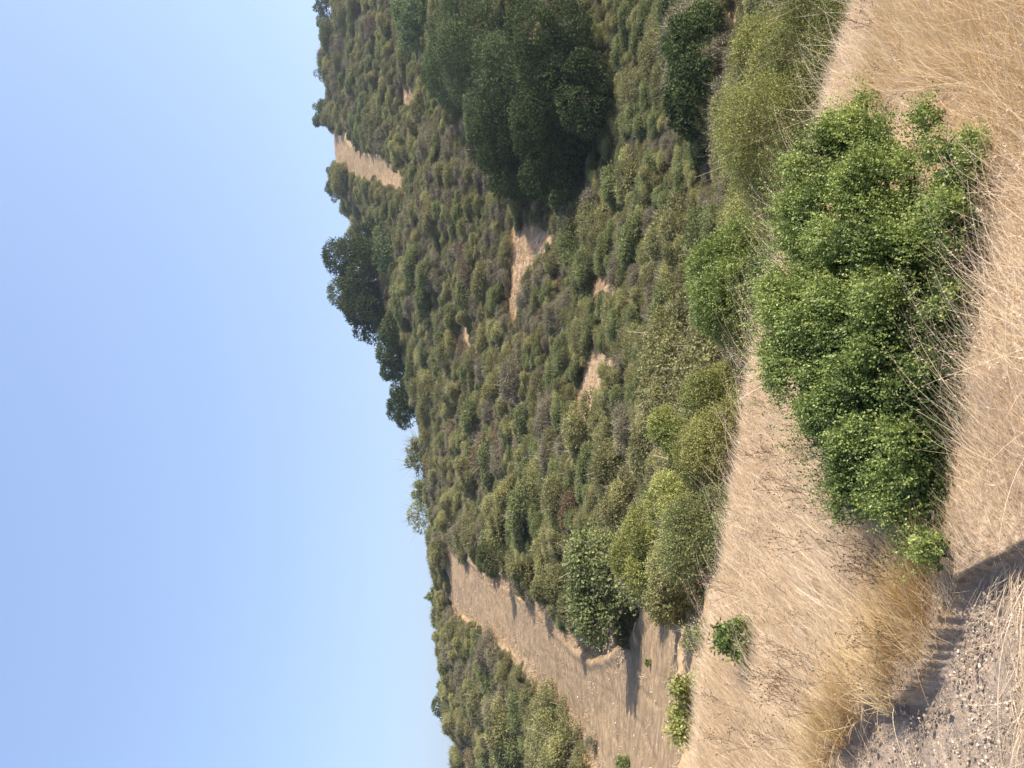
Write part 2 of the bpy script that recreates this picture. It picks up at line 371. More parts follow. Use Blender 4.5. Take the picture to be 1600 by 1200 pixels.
# ---------------------------------------------------------------- plants: generators
def dome_lumps(r, n, R, H, lr=(.3, .5), seedh=.5, wild=0.0):
    """lumps on a dome of radius R and height H"""
    out = []
    for i in range(n):
        a = 2 * PI * (i + r.rand()) / n * 2.4; e = r.rand() ** .8
        rad = R * (1 - .35 * r.rand()) * math.sqrt(1 - (e * .85) ** 2) * (.72 + wild * (r.rand() - .4)); l = R * r.uniform(*lr)
        out.append((math.cos(a) * rad, math.sin(a) * rad, max(l * .45, H * e * .82 - l * .15), l))
    out.append((0, 0, H * .55, R * .55))
    return np.array(out)
def foliage(G, r, lumps, nsp, nlf, sl, L, W, up=.5, m=0, squash=.85, inner=.30, jit=.5, low=-.45, tone=(.5, .2), wid=.35, deep=.10, face=.75, fuzz=.05):
    wgt = lumps[:, 3] ** 2; li = r.choice(len(lumps), nsp, p=wgt / wgt.sum())
    d = norm(r.randn(nsp, 3)); k = d[:, 2] < low; d[k, 2] *= -1
    c = lumps[li, :3]; R = lumps[li, 3]
    rad = R * (1 - inner * r.rand(nsp) ** 2.2) * (1 + fuzz * r.randn(nsp)); rad = np.where(r.rand(nsp) < deep, R * r.uniform(.2, .8, nsp), rad)
    pos = c + d * rad[:, None] * np.array([1, 1, squash])
    keep = pos[:, 2] > -.02
    for cx, cy, cz, cr in lumps:
        q = pos - np.array([cx, cy, cz]); q[:, 2] /= squash
        keep &= (np.linalg.norm(q, axis=1) > cr * .62) | (r.rand(nsp) < .1)
    pos = pos[keep]; d = d[keep]; n = len(pos); R = R[keep]
    sd = norm(d * .8 + np.array([0, 0, up]) + r.randn(n, 3) * jit * .5)
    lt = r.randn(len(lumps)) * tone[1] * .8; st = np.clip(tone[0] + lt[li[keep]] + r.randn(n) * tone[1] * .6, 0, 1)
    t = (np.arange(nlf) + r.rand(n, nlf)) / nlf
    ln = sl * r.uniform(.5, 1.35, (n, 1))
    perp = norm(np.cross(sd[:, None, :], r.randn(n, nlf, 3)))
    cc = pos[:, None, :] + sd[:, None, :] * (t * ln)[..., None] + perp * (sl * wid * r.rand(n, nlf) * (1.1 - .6 * t))[..., None]
    ax = norm(sd[:, None, :] * .8 + perp * .9 + r.randn(n, nlf, 3) * .35); nn = d[:, None, :] * face + np.array([0, 0, .55 * face]) + r.randn(n, nlf, 3) * .6
    b = norm(np.cross(nn, ax))
    s = r.uniform(.6, 1.3, (n, nlf, 1))
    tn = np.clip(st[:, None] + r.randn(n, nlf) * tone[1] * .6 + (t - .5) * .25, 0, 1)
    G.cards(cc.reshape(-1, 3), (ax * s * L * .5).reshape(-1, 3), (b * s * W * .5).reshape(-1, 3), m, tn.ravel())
def stems(G, r, lumps, base=(0, 0, 0), r0=.05, m=1, n=None, sides=4, fork=3, spread=.15, up=.35):
    for i in range(n or len(lumps)):
        c = lumps[i % len(lumps)]; b = np.array(base) + np.array([r.uniform(-1, 1) * spread, r.uniform(-1, 1) * spread, -.05])
        e = c[:3] + r.randn(3) * c[3] * .3; t = np.linspace(0, 1, 6)[:, None]
        mid = (b + e) / 2 + np.array([0, 0, up * np.linalg.norm(e - b) * .5]) * (r.rand() - .2)
        p = (1 - t) ** 2 * b + 2 * t * (1 - t) * mid + t * t * e; p[1:-1] += r.randn(4, 3) * .02 * np.linalg.norm(e - b)
        G.tube(p, np.linspace(r0, r0 * .3, 6) * r.uniform(.6, 1.2), sides, m, r.rand())
        for _ in range(fork):
            k = r.randint(2, 5); s = p[k]; d = norm(c[:3] + norm(r.randn(3)) * c[3] * .95 - s); l = c[3] * r.uniform(.6, 1.2)
            q = np.stack([s, s + d * l * .5 + r.randn(3) * l * .06, s + d * l]); G.tube(q, np.array([.45, .25, .1]) * r0, 3, m, r.rand())
def twigs(G, r, lumps, n, L, w, m=1, out=1.12):
    """thin dead twigs that stand out of the leaves"""
    li = r.randint(0, len(lumps), n); d = norm(r.randn(n, 3)); d[:, 2] = np.abs(d[:, 2]) * .8
    s = lumps[li, :3] + d * lumps[li, 3:4] * .55; dd = norm(d + np.array([0, 0, .5]) + r.randn(n, 3) * .35)
    k = np.linspace(0, 1, 4)[None, :, None]; l = L * r.uniform(.5, 1.3, (n, 1, 1))
    P = s[:, None, :] + dd[:, None, :] * k * l + (norm(r.randn(n, 1, 3)) * .10 * l) * k ** 2
    sidev = norm(np.cross(dd, r.randn(n, 3)))[:, None, :] * w * (1 - .7 * k)
    G.ribbons(P, np.broadcast_to(sidev, P.shape), m, r.rand(n))

def shrub_mesh(name, seed, leafm, R=1.0, H=1.1, nl=12, nsp=7000, nlf=5, sl=.11, L=.044, W=.028, tw=160, **k):
    r = np.random.RandomState(seed); G = Geo(); lp = dome_lumps(r, nl, R, H, (.22, .46), wild=.7); lp[:, 0] *= 1.18; lp[:, 1] *= .88
    k.setdefault('tone', (.5, .27)); k.setdefault('fuzz', .13)
    foliage(G, r, lp, nsp, nlf, sl, L, W, **k); stems(G, r, lp, r0=.035, n=min(nl, 7), fork=2)
    twigs(G, r, lp, tw, .45, .008)
    return G.mesh(name, [leafm, M_TWIG])

# ---------------------------------------------------------------- chaparral on the far side
KIND = {}
KIND['olive'] = [shrub_mesh('olive_shrub', 10 + i, M_OLIVE, R=1, H=[.95, 1.25, 1.5][i], nl=[12, 15, 10][i], jit=[.5, .9, .5][i], up=[.3, .6, 1.0][i]) for i in range(3)] + [shrub_mesh('olive_shrub', 14, M_OLIVE, R=1.1, H=.8, nl=14, up=.8), shrub_mesh('olive_shrub', 15, M_OLIVE, R=.9, H=1.2, nl=16, L=.04, W=.026, nsp=8000)]
KIND['green'] = [shrub_mesh('green_shrub', 20 + i, M_GREEN, R=1, H=[1.1, 1.4][i], nl=[11, 14][i], L=.050, W=.034) for i in range(2)]
KIND['grey'] = [shrub_mesh('grey_shrub', 30 + i, M_GREY, R=1, H=[.9, 1.1][i], nl=[11, 13][i], nsp=5200, tw=260, L=.04, W=.026) for i in range(2)]
KIND['rust'] = [shrub_mesh('rust_shrub', 40, M_RUST, R=1, H=.9, nl=10, nsp=2400, tw=350)]
LOOK = {'olive': ('olive_shrub', 'olive green shrub'), 'green': ('green_shrub', 'fresh green leafy shrub'), 'grey': ('grey_shrub', 'greyish brown shrub'), 'rust': ('rusty_shrub', 'rusty brown shrub')}

# hand-placed big plants: (photo x, photo y) of the crown centre, distance, crown half width in photo pixels -> keep scatter away
rs = np.random.RandomState(77)
def at(px, py, Y): return (1200 - py - 600) / F * Y
pts = []
cell = {}
def try_add(x, y, s):
    ci, cj = int(x // 4), int(y // 4)
    for a in range(ci - 1, ci + 2):
        for b in range(cj - 1, cj + 2):
            for (px, py, ps) in cell.get((a, b), ()):
                if (px - x) ** 2 + (py - y) ** 2 < ((s + ps) * .5) ** 2: return False
    cell.setdefault((ci, cj), []).append((x, y, s)); return True
KEEP = []   # (x, y, radius) discs kept free for the big plants, filled below
OAKS = [  # photo x, photo y of the crown centre; distance; crown half width (m); crown height (m); name, label, palette
 (568, 432, 141, 8.6, 12.5, 'oak_tree', 'largest dark round oak breaking the skyline above the brown slope', 'oak'),
 (560, 478, 138, 6.4, 9.5, 'oak_tree', 'dark oak hugging the low side of the largest skyline oak', 'oak'),
 (566, 378, 146, 4.2, 7.0, 'oak_tree', 'small dark oak on the high side of the largest skyline oak', 'oak'),
 (608, 398, 132, 3.6, 4.6, 'oak_tree', 'paler low oak just below the largest skyline oak', 'pale'),
 (604, 560, 131, 4.6, 7.2, 'oak_tree', 'dark spreading oak on the skyline next to the lower end of the oak row', 'oak'),
 (612, 622, 127, 4.2, 6.0, 'oak_tree', 'leaning dark oak at the thin lower end of the skyline oak row', 'oak'),
 (622, 520, 128, 3.8, 5.2, 'oak_tree', 'dark oak filling the gap in the skyline oak row', 'oak'),
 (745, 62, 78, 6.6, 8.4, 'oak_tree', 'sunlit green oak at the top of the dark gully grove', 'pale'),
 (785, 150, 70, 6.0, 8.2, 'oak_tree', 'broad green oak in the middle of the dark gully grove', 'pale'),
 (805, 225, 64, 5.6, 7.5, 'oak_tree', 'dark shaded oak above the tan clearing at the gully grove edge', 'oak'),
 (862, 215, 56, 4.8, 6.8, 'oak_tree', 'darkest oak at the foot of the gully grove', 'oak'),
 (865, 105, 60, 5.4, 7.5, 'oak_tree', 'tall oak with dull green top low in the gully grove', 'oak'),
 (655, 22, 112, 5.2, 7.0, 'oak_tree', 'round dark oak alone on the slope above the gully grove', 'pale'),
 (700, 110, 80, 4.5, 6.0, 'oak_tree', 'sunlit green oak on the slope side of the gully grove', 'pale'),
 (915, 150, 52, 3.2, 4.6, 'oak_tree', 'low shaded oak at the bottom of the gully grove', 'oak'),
 (1080, 70, 30, 1.9, 2.8, 'oak_tree', 'dark young oak added to deepen the shade in the gully bottom', 'oak'),  # this and the next oak are added to darken the gully's deep shadow
 (1085, 150, 28, 2.0, 2.8, 'oak_tree', 'low dark young oak added behind the feathery bush to darken the gully', 'oak'),
]
def ground_at_pixel_row(u, Y):
    x = (u - 600) / F * Y; return x, float(ground(np.array([x]), np.array([Y]))[0])
def solve_dist(px, py, H, Y0, fr=.5):
    Yg = np.linspace(max(12, Y0 - 35) if Y0 > 12 else 3.5, Y0 + 30, 520); u = 1200 - py; kx = (u - 600) / F; z = ground(kx * Yg, Yg)
    v = 800 - F * (z + fr * H - EYE) / Yg; return float(Yg[np.argmin(np.abs(v - px) + .15 * np.abs(Yg - Y0))])
OAKS = [(a, b, (solve_dist(a, b, h_, y_) if y_ < 100 else y_), r_, h_, *q) for a, b, y_, r_, h_, *q in OAKS]
for q in OAKS: print('oak', [round(t_, 1) for t_ in q[:5]])
NAMED = [(470, 13.5, 1.9), (245, 10.5, 2.0), (95, 11.5, 1.6), (40, 10, 1.7), (690, 17, 1.2), (715, 13, 1.6), (780, 15.5, 1), (840, 13, 1.3), (860, 19.5, 1.2), (905, 17, 1.2), (940, 30, 1.5), (872, 62, 1.6), (610, 12.2, 1.7), (345, 15, 1.6)]
for py, Y_, R_ in NAMED: KEEP.append((at(0, py, Y_), Y_, R_)); KEEP.append((at(0, py, Y_ - 1.4), Y_ - 1.4, R_ * .8))
for px, py, Y_, R_, H_, *_ in OAKS: KEEP.append((at(px, py, Y_), Y_, R_ * .4))
bushes = []
for _ in range(200000):
    Yq = math.sqrt(rs.uniform(10.5 ** 2, 238 ** 2)); u = rs.uniform(-260, 1500); x = (u - 600) / F * Yq
    s = np.interp(Yq, [10, 25, 60, 120, 220], [.75, .85, 1.05, 1.4, 1.8]) * rs.choice([.75, 1, 1.25], p=[.35, .4, .25])
    if any((x - a) ** 2 + (Yq - b) ** 2 < c * c for a, b, c in KEEP): continue
    if try_add(x, Yq, s): bushes.append((x, Yq, s))
B = np.array(bushes); bz = ground(B[:, 0], B[:, 1]); bu, bv = pix(B[:, 0], B[:, 1], bz)
rr_, st_, cl_ = masks(B[:, 0], B[:, 1]); ok = ~(rr_ | st_ | cl_)
# nothing tall right in front of the track or the clearings as seen along the slope
hp = F * B[:, 2] * .75 / B[:, 1]
for fr in (.1, .45, .9):
    for du in (-.4, 0, .4):
        for poly in [ROAD, STRIP] + CLEAR:
            ok &= ~((B[:, 1] < (96 if poly is ROAD else 250)) & inpoly(bu + du * hp, bv - hp * fr, poly) & (B[:, 1] > 14) & (rs.rand(len(B)) < (.95 if poly is ROAD else 1.1)))
# side slope of the bare dirt at the left below the track, and the open grass shoulder
ok &= ~((bu < 260) & (bv > 1000)) & (B[:, 1] > 10.5) & ~((B[:, 1] < 16) & (bu < 420))
B = B[ok]; bz = bz[ok]; bu = bu[ok]; bv = bv[ok]
nz = fbm(B[:, 0] * .045 + 2, B[:, 1] * .045 + 8, 3); nz2 = fbm(B[:, 0] * .1 + 40, B[:, 1] * .1, 3)
kinds = []
for i in range(len(B)):
    p = dict(olive=.56, green=.20, grey=.25, rust=.03)
    if nz[i] > .08: p['grey'] += .35
    if nz[i] < -.10: p['green'] += .3
    if nz2[i] > .12: p['rust'] += .12
    ix, iy = bv[i], 1200 - bu[i]
    if 700 < ix < 900 and 380 < iy < 640: p['rust'] += .3; p['grey'] += .2
    if 860 < ix < 900 and 620 < iy < 720: p['grey'] += 2
    if ix > 950 and iy > 450: p['olive'] += .4; p['green'] += .3
    if ix > 820 and iy > 760: p['grey'] = .03; p['green'] += .2
    k_ = list(p); q = np.array([p[a] for a in k_]); kinds.append(k_[rs.choice(4, p=q / q.sum())])
size = B[:, 2] * rs.uniform(.80, 1.25, len(B)) * np.where(rs.rand(len(B)) < .14, 1.6, 1); vari = rs.randint(0, 30, len(B)); rots = rs.uniform(0, 2 * PI, len(B)); hsc = rs.uniform(.65, 1.0, len(B)) * np.interp(B[:, 1], [10, 40, 120], [.9, 1.0, 1.1])
inview = (bu > -10) & (bu < 1210) & (bv < 1330)
edge_hide = bv - hp[ok] > (800 + F * (1.6 / 6.3 + .25 * (bu - 600) / F + .05)) - 10
app = np.where(inview & ~edge_hide, size / B[:, 1], 0)
order = np.argsort(-app); NIND = 250; ind = set(order[:NIND].tolist())

MARKS = [(1140, 470, 'beside the round dense bush'), (1190, 250, 'beside the feathery bush'), (1100, 60, 'in the dark gully bottom'), (1010, 120, 'on the gully side facing the grove'),
 (1000, 250, 'above the feathery bush'), (1040, 370, 'above the round dense bush'), (960, 350, 'between the gully oaks and the small sandy clearing'), (955, 450, 'round the small sandy clearing'),
 (950, 560, 'round the long sandy clearing'), (1010, 500, 'between the round dense bush and the sandy clearings'), (1040, 600, 'above the pale olive bush on the shoulder edge'),
 (960, 660, 'above the narrow bright bush'), (900, 700, 'uphill of the narrow bright bush'), (900, 800, 'above the yellowish olive bush'), (960, 780, 'between the narrow bright bush and the vivid green bush'),
 (1040, 880, 'beside the vivid green bush'), (900, 900, 'between the tall conical bush and the yellowish olive bush'), (830, 860, 'on the lower edge of the dirt road'), (850, 1150, 'on the upper bank of the dirt road'),
 (780, 1080, 'on the knoll over the dirt road'), (825, 420, 'round the largest sandy clearing'), (870, 520, 'downhill of the largest sandy clearing'), (850, 600, 'up the slope from the long sandy clearing'),
 (1180, 80, 'beside the two olive bushes at the frame edge'), (1100, 330, 'between the feathery bush and the round dense bush')]
def zone(ix, iy): return min(MARKS, key=lambda m_: (m_[0] - ix) ** 2 + (m_[1] - iy) ** 2)[2]
far_sets = {}
for i in range(len(B)):
    k = kinds[i]; me = KIND[k][vari[i] % len(KIND[k])]; s = size[i]
    if i in ind:
        o = obj(LOOK[k][0], me, None, (B[i, 0], B[i, 1], bz[i] - .06), rots[i], (s, s, s * hsc[i]))
        z_ = zone(bv[i], 1200 - bu[i])
        q_ = ('small ', 'wide ')[int(s > 1.25)] if abs(s - 1.25) > .22 else ('tall ' if hsc[i] > 1.0 else '')
        tag(o, q_ + LOOK[k][1] + ' ' + z_, 'shrub', q_ + LOOK[k][1] + 's ' + z_)
    else:
        far_sets.setdefault(me.name, []).append(i)

groups_ = {}
for o in C.objects:
    if o.get('category') == 'shrub': groups_.setdefault(o['label'], []).append(o)
RANK = {2: ['nearer', 'farther'], 3: ['nearest', 'middle', 'farthest'], 4: ['nearest', 'second nearest', 'third nearest', 'farthest'], 5: ['nearest', 'second nearest', 'third nearest', 'fourth nearest', 'farthest']}
for lb, os_ in groups_.items():
    if len(os_) in RANK:
        for o, w_ in zip(sorted(os_, key=lambda o: o.location.y), RANK[len(os_)]):
            t_ = w_ + ' ' + lb; o['label'] = t_ if len(t_.split()) <= 16 else t_.replace(' leafy', '').replace('fresh ', '')
    elif len(os_) == 1: del os_[0]['group']
# the rest of the chaparral reads as one mass: one object that repeats the same shrubs over the slope
def gn_scatter(name, sets, protos):
    ids = []; 
    for nm, li in sets.items(): ids += [(i, nm) for i in li]
    names = list(sets); P = np.array([[B[i, 0], B[i, 1], bz[i] - .06] for i, _ in ids])
    me = bpy.data.meshes.new(name); me.vertices.add(len(P)); me.vertices.foreach_set('co', P.astype(np.float32).ravel()); me.update()
    a = me.attributes.new('which', 'INT', 'POINT'); a.data.foreach_set('value', np.array([names.index(nm) for _, nm in ids], dtype=np.int32))
    a = me.attributes.new('turn', 'FLOAT', 'POINT'); a.data.foreach_set('value', np.array([rots[i] for i, _ in ids], dtype=np.float32))
    a = me.attributes.new('sz', 'FLOAT_VECTOR', 'POINT'); a.data.foreach_set('vector', np.array([[size[i], size[i], size[i] * hsc[i]] for i, _ in ids], dtype=np.float32).ravel())
    o = obj(name, me); g = bpy.data.node_groups.new(name, 'GeometryNodeTree')
    g.interface.new_socket('Geometry', in_out='INPUT', socket_type='NodeSocketGeometry'); g.interface.new_socket('Geometry', in_out='OUTPUT', socket_type='NodeSocketGeometry')
    gi = g.nodes.new('NodeGroupInput'); go = g.nodes.new('NodeGroupOutput'); gt = g.nodes.new('GeometryNodeGeometryToInstance')
    # sockets joined in reverse order of linking
    for nm in reversed(names):
        oi = g.nodes.new('GeometryNodeObjectInfo'); oi.inputs['Object'].default_value = protos[nm]; oi.transform_space = 'ORIGINAL'
        oi.inputs['As Instance'].default_value = False
        g.links.new(oi.outputs['Geometry'], gt.inputs[0])
    ip = g.nodes.new('GeometryNodeInstanceOnPoints'); ip.inputs['Pick Instance'].default_value = True
    def na_(n, ty):
        x = g.nodes.new('GeometryNodeInputNamedAttribute'); x.data_type = ty; x.inputs[0].default_value = n
        return [s for s in x.outputs if s.enabled and s.name == 'Attribute'][0]
    mp = g.nodes.new('GeometryNodeMeshToPoints'); g.links.new(gi.outputs[0], mp.inputs[0]); g.links.new(mp.outputs[0], ip.inputs[0]); g.links.new(gt.outputs[0], ip.inputs['Instance'])
    g.links.new(na_('which', 'INT'), ip.inputs['Instance Index'])
    cx = g.nodes.new('ShaderNodeCombineXYZ'); g.links.new(na_('turn', 'FLOAT'), cx.inputs[2]); g.links.new(cx.outputs[0], ip.inputs['Rotation'])
    g.links.new(na_('sz', 'FLOAT_VECTOR'), ip.inputs['Scale'])
    g.links.new(ip.outputs[0], go.inputs[0])
    md = o.modifiers.new('scatter', 'NODES'); md.node_group = g
    return o
protos = {}
for o in list(C.objects):
    if o.type == 'MESH' and o.data.name in far_sets and o.data.name not in protos: protos[o.data.name] = o
far_sets = {k: v for k, v in far_sets.items() if k in protos}
tag(gn_scatter('chaparral', far_sets, protos), 'dense mixed chaparral covering the whole far hillside up to the ridge', 'chaparral', None, 'stuff')
print('shrubs', len(B), 'individual', len(ind), 'stuff', sum(len(v) for v in far_sets.values()))

# ---------------------------------------------------------------- trees
def tree(name, label, x, y, R, H, leafm, seed, group=None, leafsz=.22, nsp=3800, nl=20, trunk=.22, cat='tree', open_=False, lean=0.0):
    r = np.random.RandomState(seed); z = float(ground(np.array([x]), np.array([y]))[0])
    e = bpy.data.objects.new(name, None); C.objects.link(e); e.location = (x, y, z - .2); tag(e, label, cat, group)
    lp = []
    for i in range(nl):
        a = r.uniform(0, 2 * PI); q = r.rand(); rad = R * math.sqrt(max(.04, 1 - (2 * q - 1) ** 2)) * r.uniform(.45, .82)
        lp.append((math.cos(a) * rad + lean * q * R, math.sin(a) * rad, H * (.20 + .66 * q), R * r.uniform(.18, .36)))
    lp.append((0, 0, H * .5, R * .45)); lp = np.array(lp)
    G = Geo(); foliage(G, r, lp, nsp, 6, leafsz * 1.7, leafsz, leafsz * .6, up=.3, inner=.35, low=-.8, deep=.06 if open_ else .12)
    T = Geo(); tp = np.array([[0, 0, -.3], [.1 * R * r.randn() * .3, 0, H * .15], [.1 * R * r.randn(), .05 * R, H * .32], [lean * R * .3, 0, H * .5]])
    T.tube(tp, np.array([1.25, 1.0, .75, .45]) * trunk * R * .22 + .03, 8, 0, .4)
    for c in lp[:12]:
        s = tp[1] + (tp[3] - tp[1]) * r.rand(); t = np.linspace(0, 1, 5)[:, None]; mid = (s + c[:3]) / 2 + [0, 0, -.05 * H]
        T.tube((1 - t) ** 2 * s + 2 * t * (1 - t) * mid + t * t * c[:3], np.linspace(.4, .08, 5) * trunk * R * .2 + .01, 5, 0, .5)
    tr = obj('trunk', T.mesh('trunk', [M_BARK]), e); cr = obj('crown', G.mesh('crown', [leafm]), e)
    return e
for i, (px, py, Y_, R_, H_, nm, lb, pal) in enumerate(OAKS):
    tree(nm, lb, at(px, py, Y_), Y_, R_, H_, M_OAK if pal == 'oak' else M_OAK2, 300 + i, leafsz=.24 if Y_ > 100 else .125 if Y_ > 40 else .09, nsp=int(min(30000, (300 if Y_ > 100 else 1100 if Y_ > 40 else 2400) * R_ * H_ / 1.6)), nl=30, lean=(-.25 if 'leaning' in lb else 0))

# small trees and tall airy shrubs that stand against the sky on the left ridge and far right ridge
SKY = [ # photo y, distance, R, H, label, palette, open
 (1092, 112, 3.0, 4.6, 'bushy dark green tree alone on the ridge above the dirt road', M_GREEN),
 (1000, 112, 2.0, 3.4, 'small rounded tree on the ridge crest above the road bend', M_GREEN),
 (930, 114, 1.8, 4.0, 'slim pointed green tree on the ridge above the dirt road', M_GREEN),
 (805, 120, 3.0, 5.4, 'airy pale tree with thin spiky branches where the dirt road meets the ridge', M_YEL),
 (765, 121, 1.8, 5.0, 'narrow sparse tree beside the airy pale tree on the ridge', M_YEL),
 (720, 122, 2.8, 4.6, 'sparse green tree on the ridge next to the airy pale tree', M_GREEN),
 (695, 123, 2.2, 4.2, 'short spiky green tree on the ridge nearest the oak row', M_OLIVE),
 (298, 203, 3.2, 5.6, 'small dark tree on the crest beside the far firebreak track', M_OAK2),
 (190, 204, 2.2, 6.2, 'lone open tree on the skyline where the firebreak track tops the crest', M_OAK2),
 (170, 204, 3.0, 6.0, 'dark tree on the crest just past the top of the firebreak track', M_OAK2),
 (110, 204, 3.4, 5.6, 'low dark tree in the middle of the highest crest', M_OAK2),
 (32, 204, 3.2, 5.4, 'dark tree on the highest crest at the frame edge', M_OAK2),
 (4, 203, 3.6, 6.2, 'tallest dark tree on the highest crest, cut by the frame', M_OAK2),
]
for i, (py, Y_, R_, H_, lb, pm) in enumerate(SKY):
    sparse = 'airy' in lb or 'sparse' in lb or 'spiky' in lb
    x = at(0, py, Y_); r = np.random.RandomState(500 + i)
    e = tree('ridge_tree', lb, x, Y_, R_, H_, pm, 500 + i, leafsz=.22 if not sparse else .18, nsp=900 if sparse else 1800, nl=12 if sparse else 14, open_=True)
    if sparse:
        G = Geo(); lp = np.array([[0, 0, H_ * .5, R_ * .8]]); twigs(G, r, lp, 70, R_ * .9, .03, 0)
        obj('branches', G.mesh('branches', [M_TWIG]), e)

# ---------------------------------------------------------------- named bushes on the slope just behind the shoulder
def bush(name, label, px, py, Y_, R, H, leafm, seed, L=.035, nsp=9000, nlf=8, sl=.14, cat='bush', tw=220, up=.5, jit=.5, nl=14, wid=.35, group=None, zoff=0.0, twl=.5, lr=(.3, .5), W=None, tone=(.5, .2), asp=1.0):
    """px = photo x of the crown top (gives the height of the base through the distance)"""
    if H < .56 and Y_ > 12: Y_ = solve_dist(px, py, H, Y_, 1.0)
    r = np.random.RandomState(seed); x = at(px, py, Y_); z = float(ground(np.array([x]), np.array([Y_]))[0])
    ztop = EYE - (px - 800) / F * Y_; z0 = ztop - H
    if z0 > z - .05: z0 = z - .05; H = ztop - z0                       # stand it on the ground
    e = bpy.data.objects.new(name, None); C.objects.link(e); e.location = (x, Y_, z0); tag(e, label, cat, group)
    R *= 1.12; G = Geo(); lp = dome_lumps(r, nl, R, H, lr); lp[:, 1] *= asp
    L *= .74 if R > .4 else 1; nsp = int(nsp * 1.7) if R > .4 else nsp
    foliage(G, r, lp, nsp, nlf, sl, L, W or L * .6, up=up, jit=jit, wid=wid, tone=tone, face=.6); obj('foliage', G.mesh('foliage', [leafm]), e)
    S = Geo(); stems(S, r, lp, r0=.03, m=0, n=10, fork=5, sides=5); twigs(S, r, lp, tw, twl, .004, 0); obj('stems', S.mesh('stems', [M_TWIG]), e)
    print(label, 'ground', round(z, 2), 'base', round(z0, 2), 'H', round(H, 2)); return e
bush('round_bush', 'round dense green bush, the first behind the big coyote bush', 1078, 466, 12.6, 1.32, 1.95, M_BRUSH, 701, L=.05, nsp=19000, nlf=7, up=.4, nl=20, lr=(.28, .42), tone=(.6, .2))
bush('feathery_bush', 'feathery olive bush with bare grey twigs along its low side', 1112, 245, 10.5, 1.25, 1.9, M_FEATH, 702, L=.035, nsp=13000, nlf=8, sl=.2, up=1.2, jit=.35, tw=500, twl=.7)
bush('olive_bush', 'tall olive bush at the frame edge above the gully', 1145, 95, 11.5, .95, 2.0, M_FEATH, 703, L=.04, nsp=9000, up=.7, tone=(.62, .2))
bush('olive_bush', 'dark lower olive bush at the frame edge, against the dry grass', 1215, 40, 10.0, 1.05, 1.3, M_FEATH, 704, L=.035, nsp=9000, sl=.18, up=.9, tw=800)
bush('bright_bush', 'narrow bright yellow green bush with a dark shaded side', 1000, 685, 15.5, .80, 1.7, M_YEL, 705, L=.05, nsp=6500, up=.6, tone=(.6, .2), nl=10)
bush('olive_bush', 'wide rounded olive bush between the narrow bright bush and dry grass', 1040, 715, 13.0, .95, 1.5, M_FEATH, 706, L=.04, nsp=12000, sl=.16, up=.9, jit=.3)
bush('bright_bush', 'small yellow green bush tucked behind the wide rounded olive bush', 1005, 780, 14.5, .62, 1.5, M_YEL, 707, L=.045, nsp=4500, up=.6, nl=8)
bush('green_bush', 'vivid green bush at the lowest end of the bush row', 1036, 842, 12.0, .72, 1.2, M_GREEN, 708, L=.04, nsp=9000, sl=.16, up=.8, jit=.45, tone=(.55, .25))
bush('olive_bush', 'yellowish olive bush whose shadow falls on the bare dirt', 952, 860, 17.5, .95, 2.2, M_YEL, 709, L=.055, nsp=8000, up=.5, tone=(.35, .2))
bush('olive_bush', 'dark olive bush at the corner of the bare dirt patch', 995, 905, 15.5, .90, 1.9, M_OLIVE, 710, L=.055, nsp=8000, up=.6, tone=(.5, .2))
bush('dark_bush', 'tall conical dark bush standing at the road bend', 858, 945, 28.0, 1.35, 3.4, M_OLIVE, 711, L=.07, nsp=8000, up=.9, tone=(.35, .2), nl=14)
bush('dark_bush', 'upright dark bush on the lower road edge, throwing a long shadow over the dirt', 825, 918, 38.0, 1.2, 3.2, M_OLIVE, 715, L=.08, nsp=7000, up=.9, tone=(.35, .2), nl=13)
bush('dark_bush', 'second upright dark bush on the lower road edge, further up the road', 783, 897, 48.0, 1.2, 3.0, M_OLIVE, 716, L=.09, nsp=6000, up=.9, tone=(.4, .2), nl=13)
bush('dark_bush', 'rounded dark green bush leaning over the upper road edge', 740, 872, 62.0, 1.5, 2.6, M_GREEN, 712, L=.11, nsp=3500, tone=(.3, .2))
bush('olive_bush', 'pale olive low bush filling the shoulder edge behind the grass', 1070, 632, 13.4, .70, 1.2, M_FEATH, 713, L=.04, nsp=11000, up=.9, sl=.16)
bush('olive_bush', 'olive bush wedged between the round bush and the feathery bush', 1090, 345, 15.0, 1.3, 1.8, M_FEATH, 714, L=.05, nsp=9000, up=.6)
# little green plants on the shoulder and in the bare dirt
bush('green_plant', 'spiky green plant alone in the pale dry grass', 1112, 1000, 5.0, .13, .24, M_BRUSH, 720, L=.03, nsp=420, nlf=6, sl=.09, tw=40, twl=.15, up=1.4, nl=6)
bush('green_plant', 'leafy green plant at the grass edge beside the track, taller of two', 1042, 1075, 8.2, .15, .42, M_YEL, 721, L=.04, nsp=700, nlf=6, sl=.15, tw=60, twl=.3, up=1.2, nl=7)
bush('green_plant', 'spreading green plant at the grass edge with a ragged side branch', 1024, 1125, 8.2, .20, .45, M_YEL, 722, L=.04, nsp=900, nlf=6, sl=.17, tw=60, twl=.3, up=1.0, nl=8)
bush('green_plant', 'small grey green tuft in the bare brown dirt below the road', 1007, 1035, 14.0, .09, .2, M_GREEN, 723, L=.04, nsp=160, nlf=5, sl=.07, tw=10, twl=.1, nl=5)
bush('green_plant', 'bright green plant at the lower road edge, cut by the frame', 968, 1196, 22.0, .28, .35, M_GREEN, 724, L=.06, nsp=900, nlf=6, sl=.14, tw=40, twl=.2, nl=7)
bush('grey_plant', 'dry twiggy bush among rubble beside the upper road edge', 916, 1160, 30.0, .35, .45, M_GREY, 725, L=.05, nsp=500, nlf=5, sl=.14, tw=200, twl=.3, nl=7)
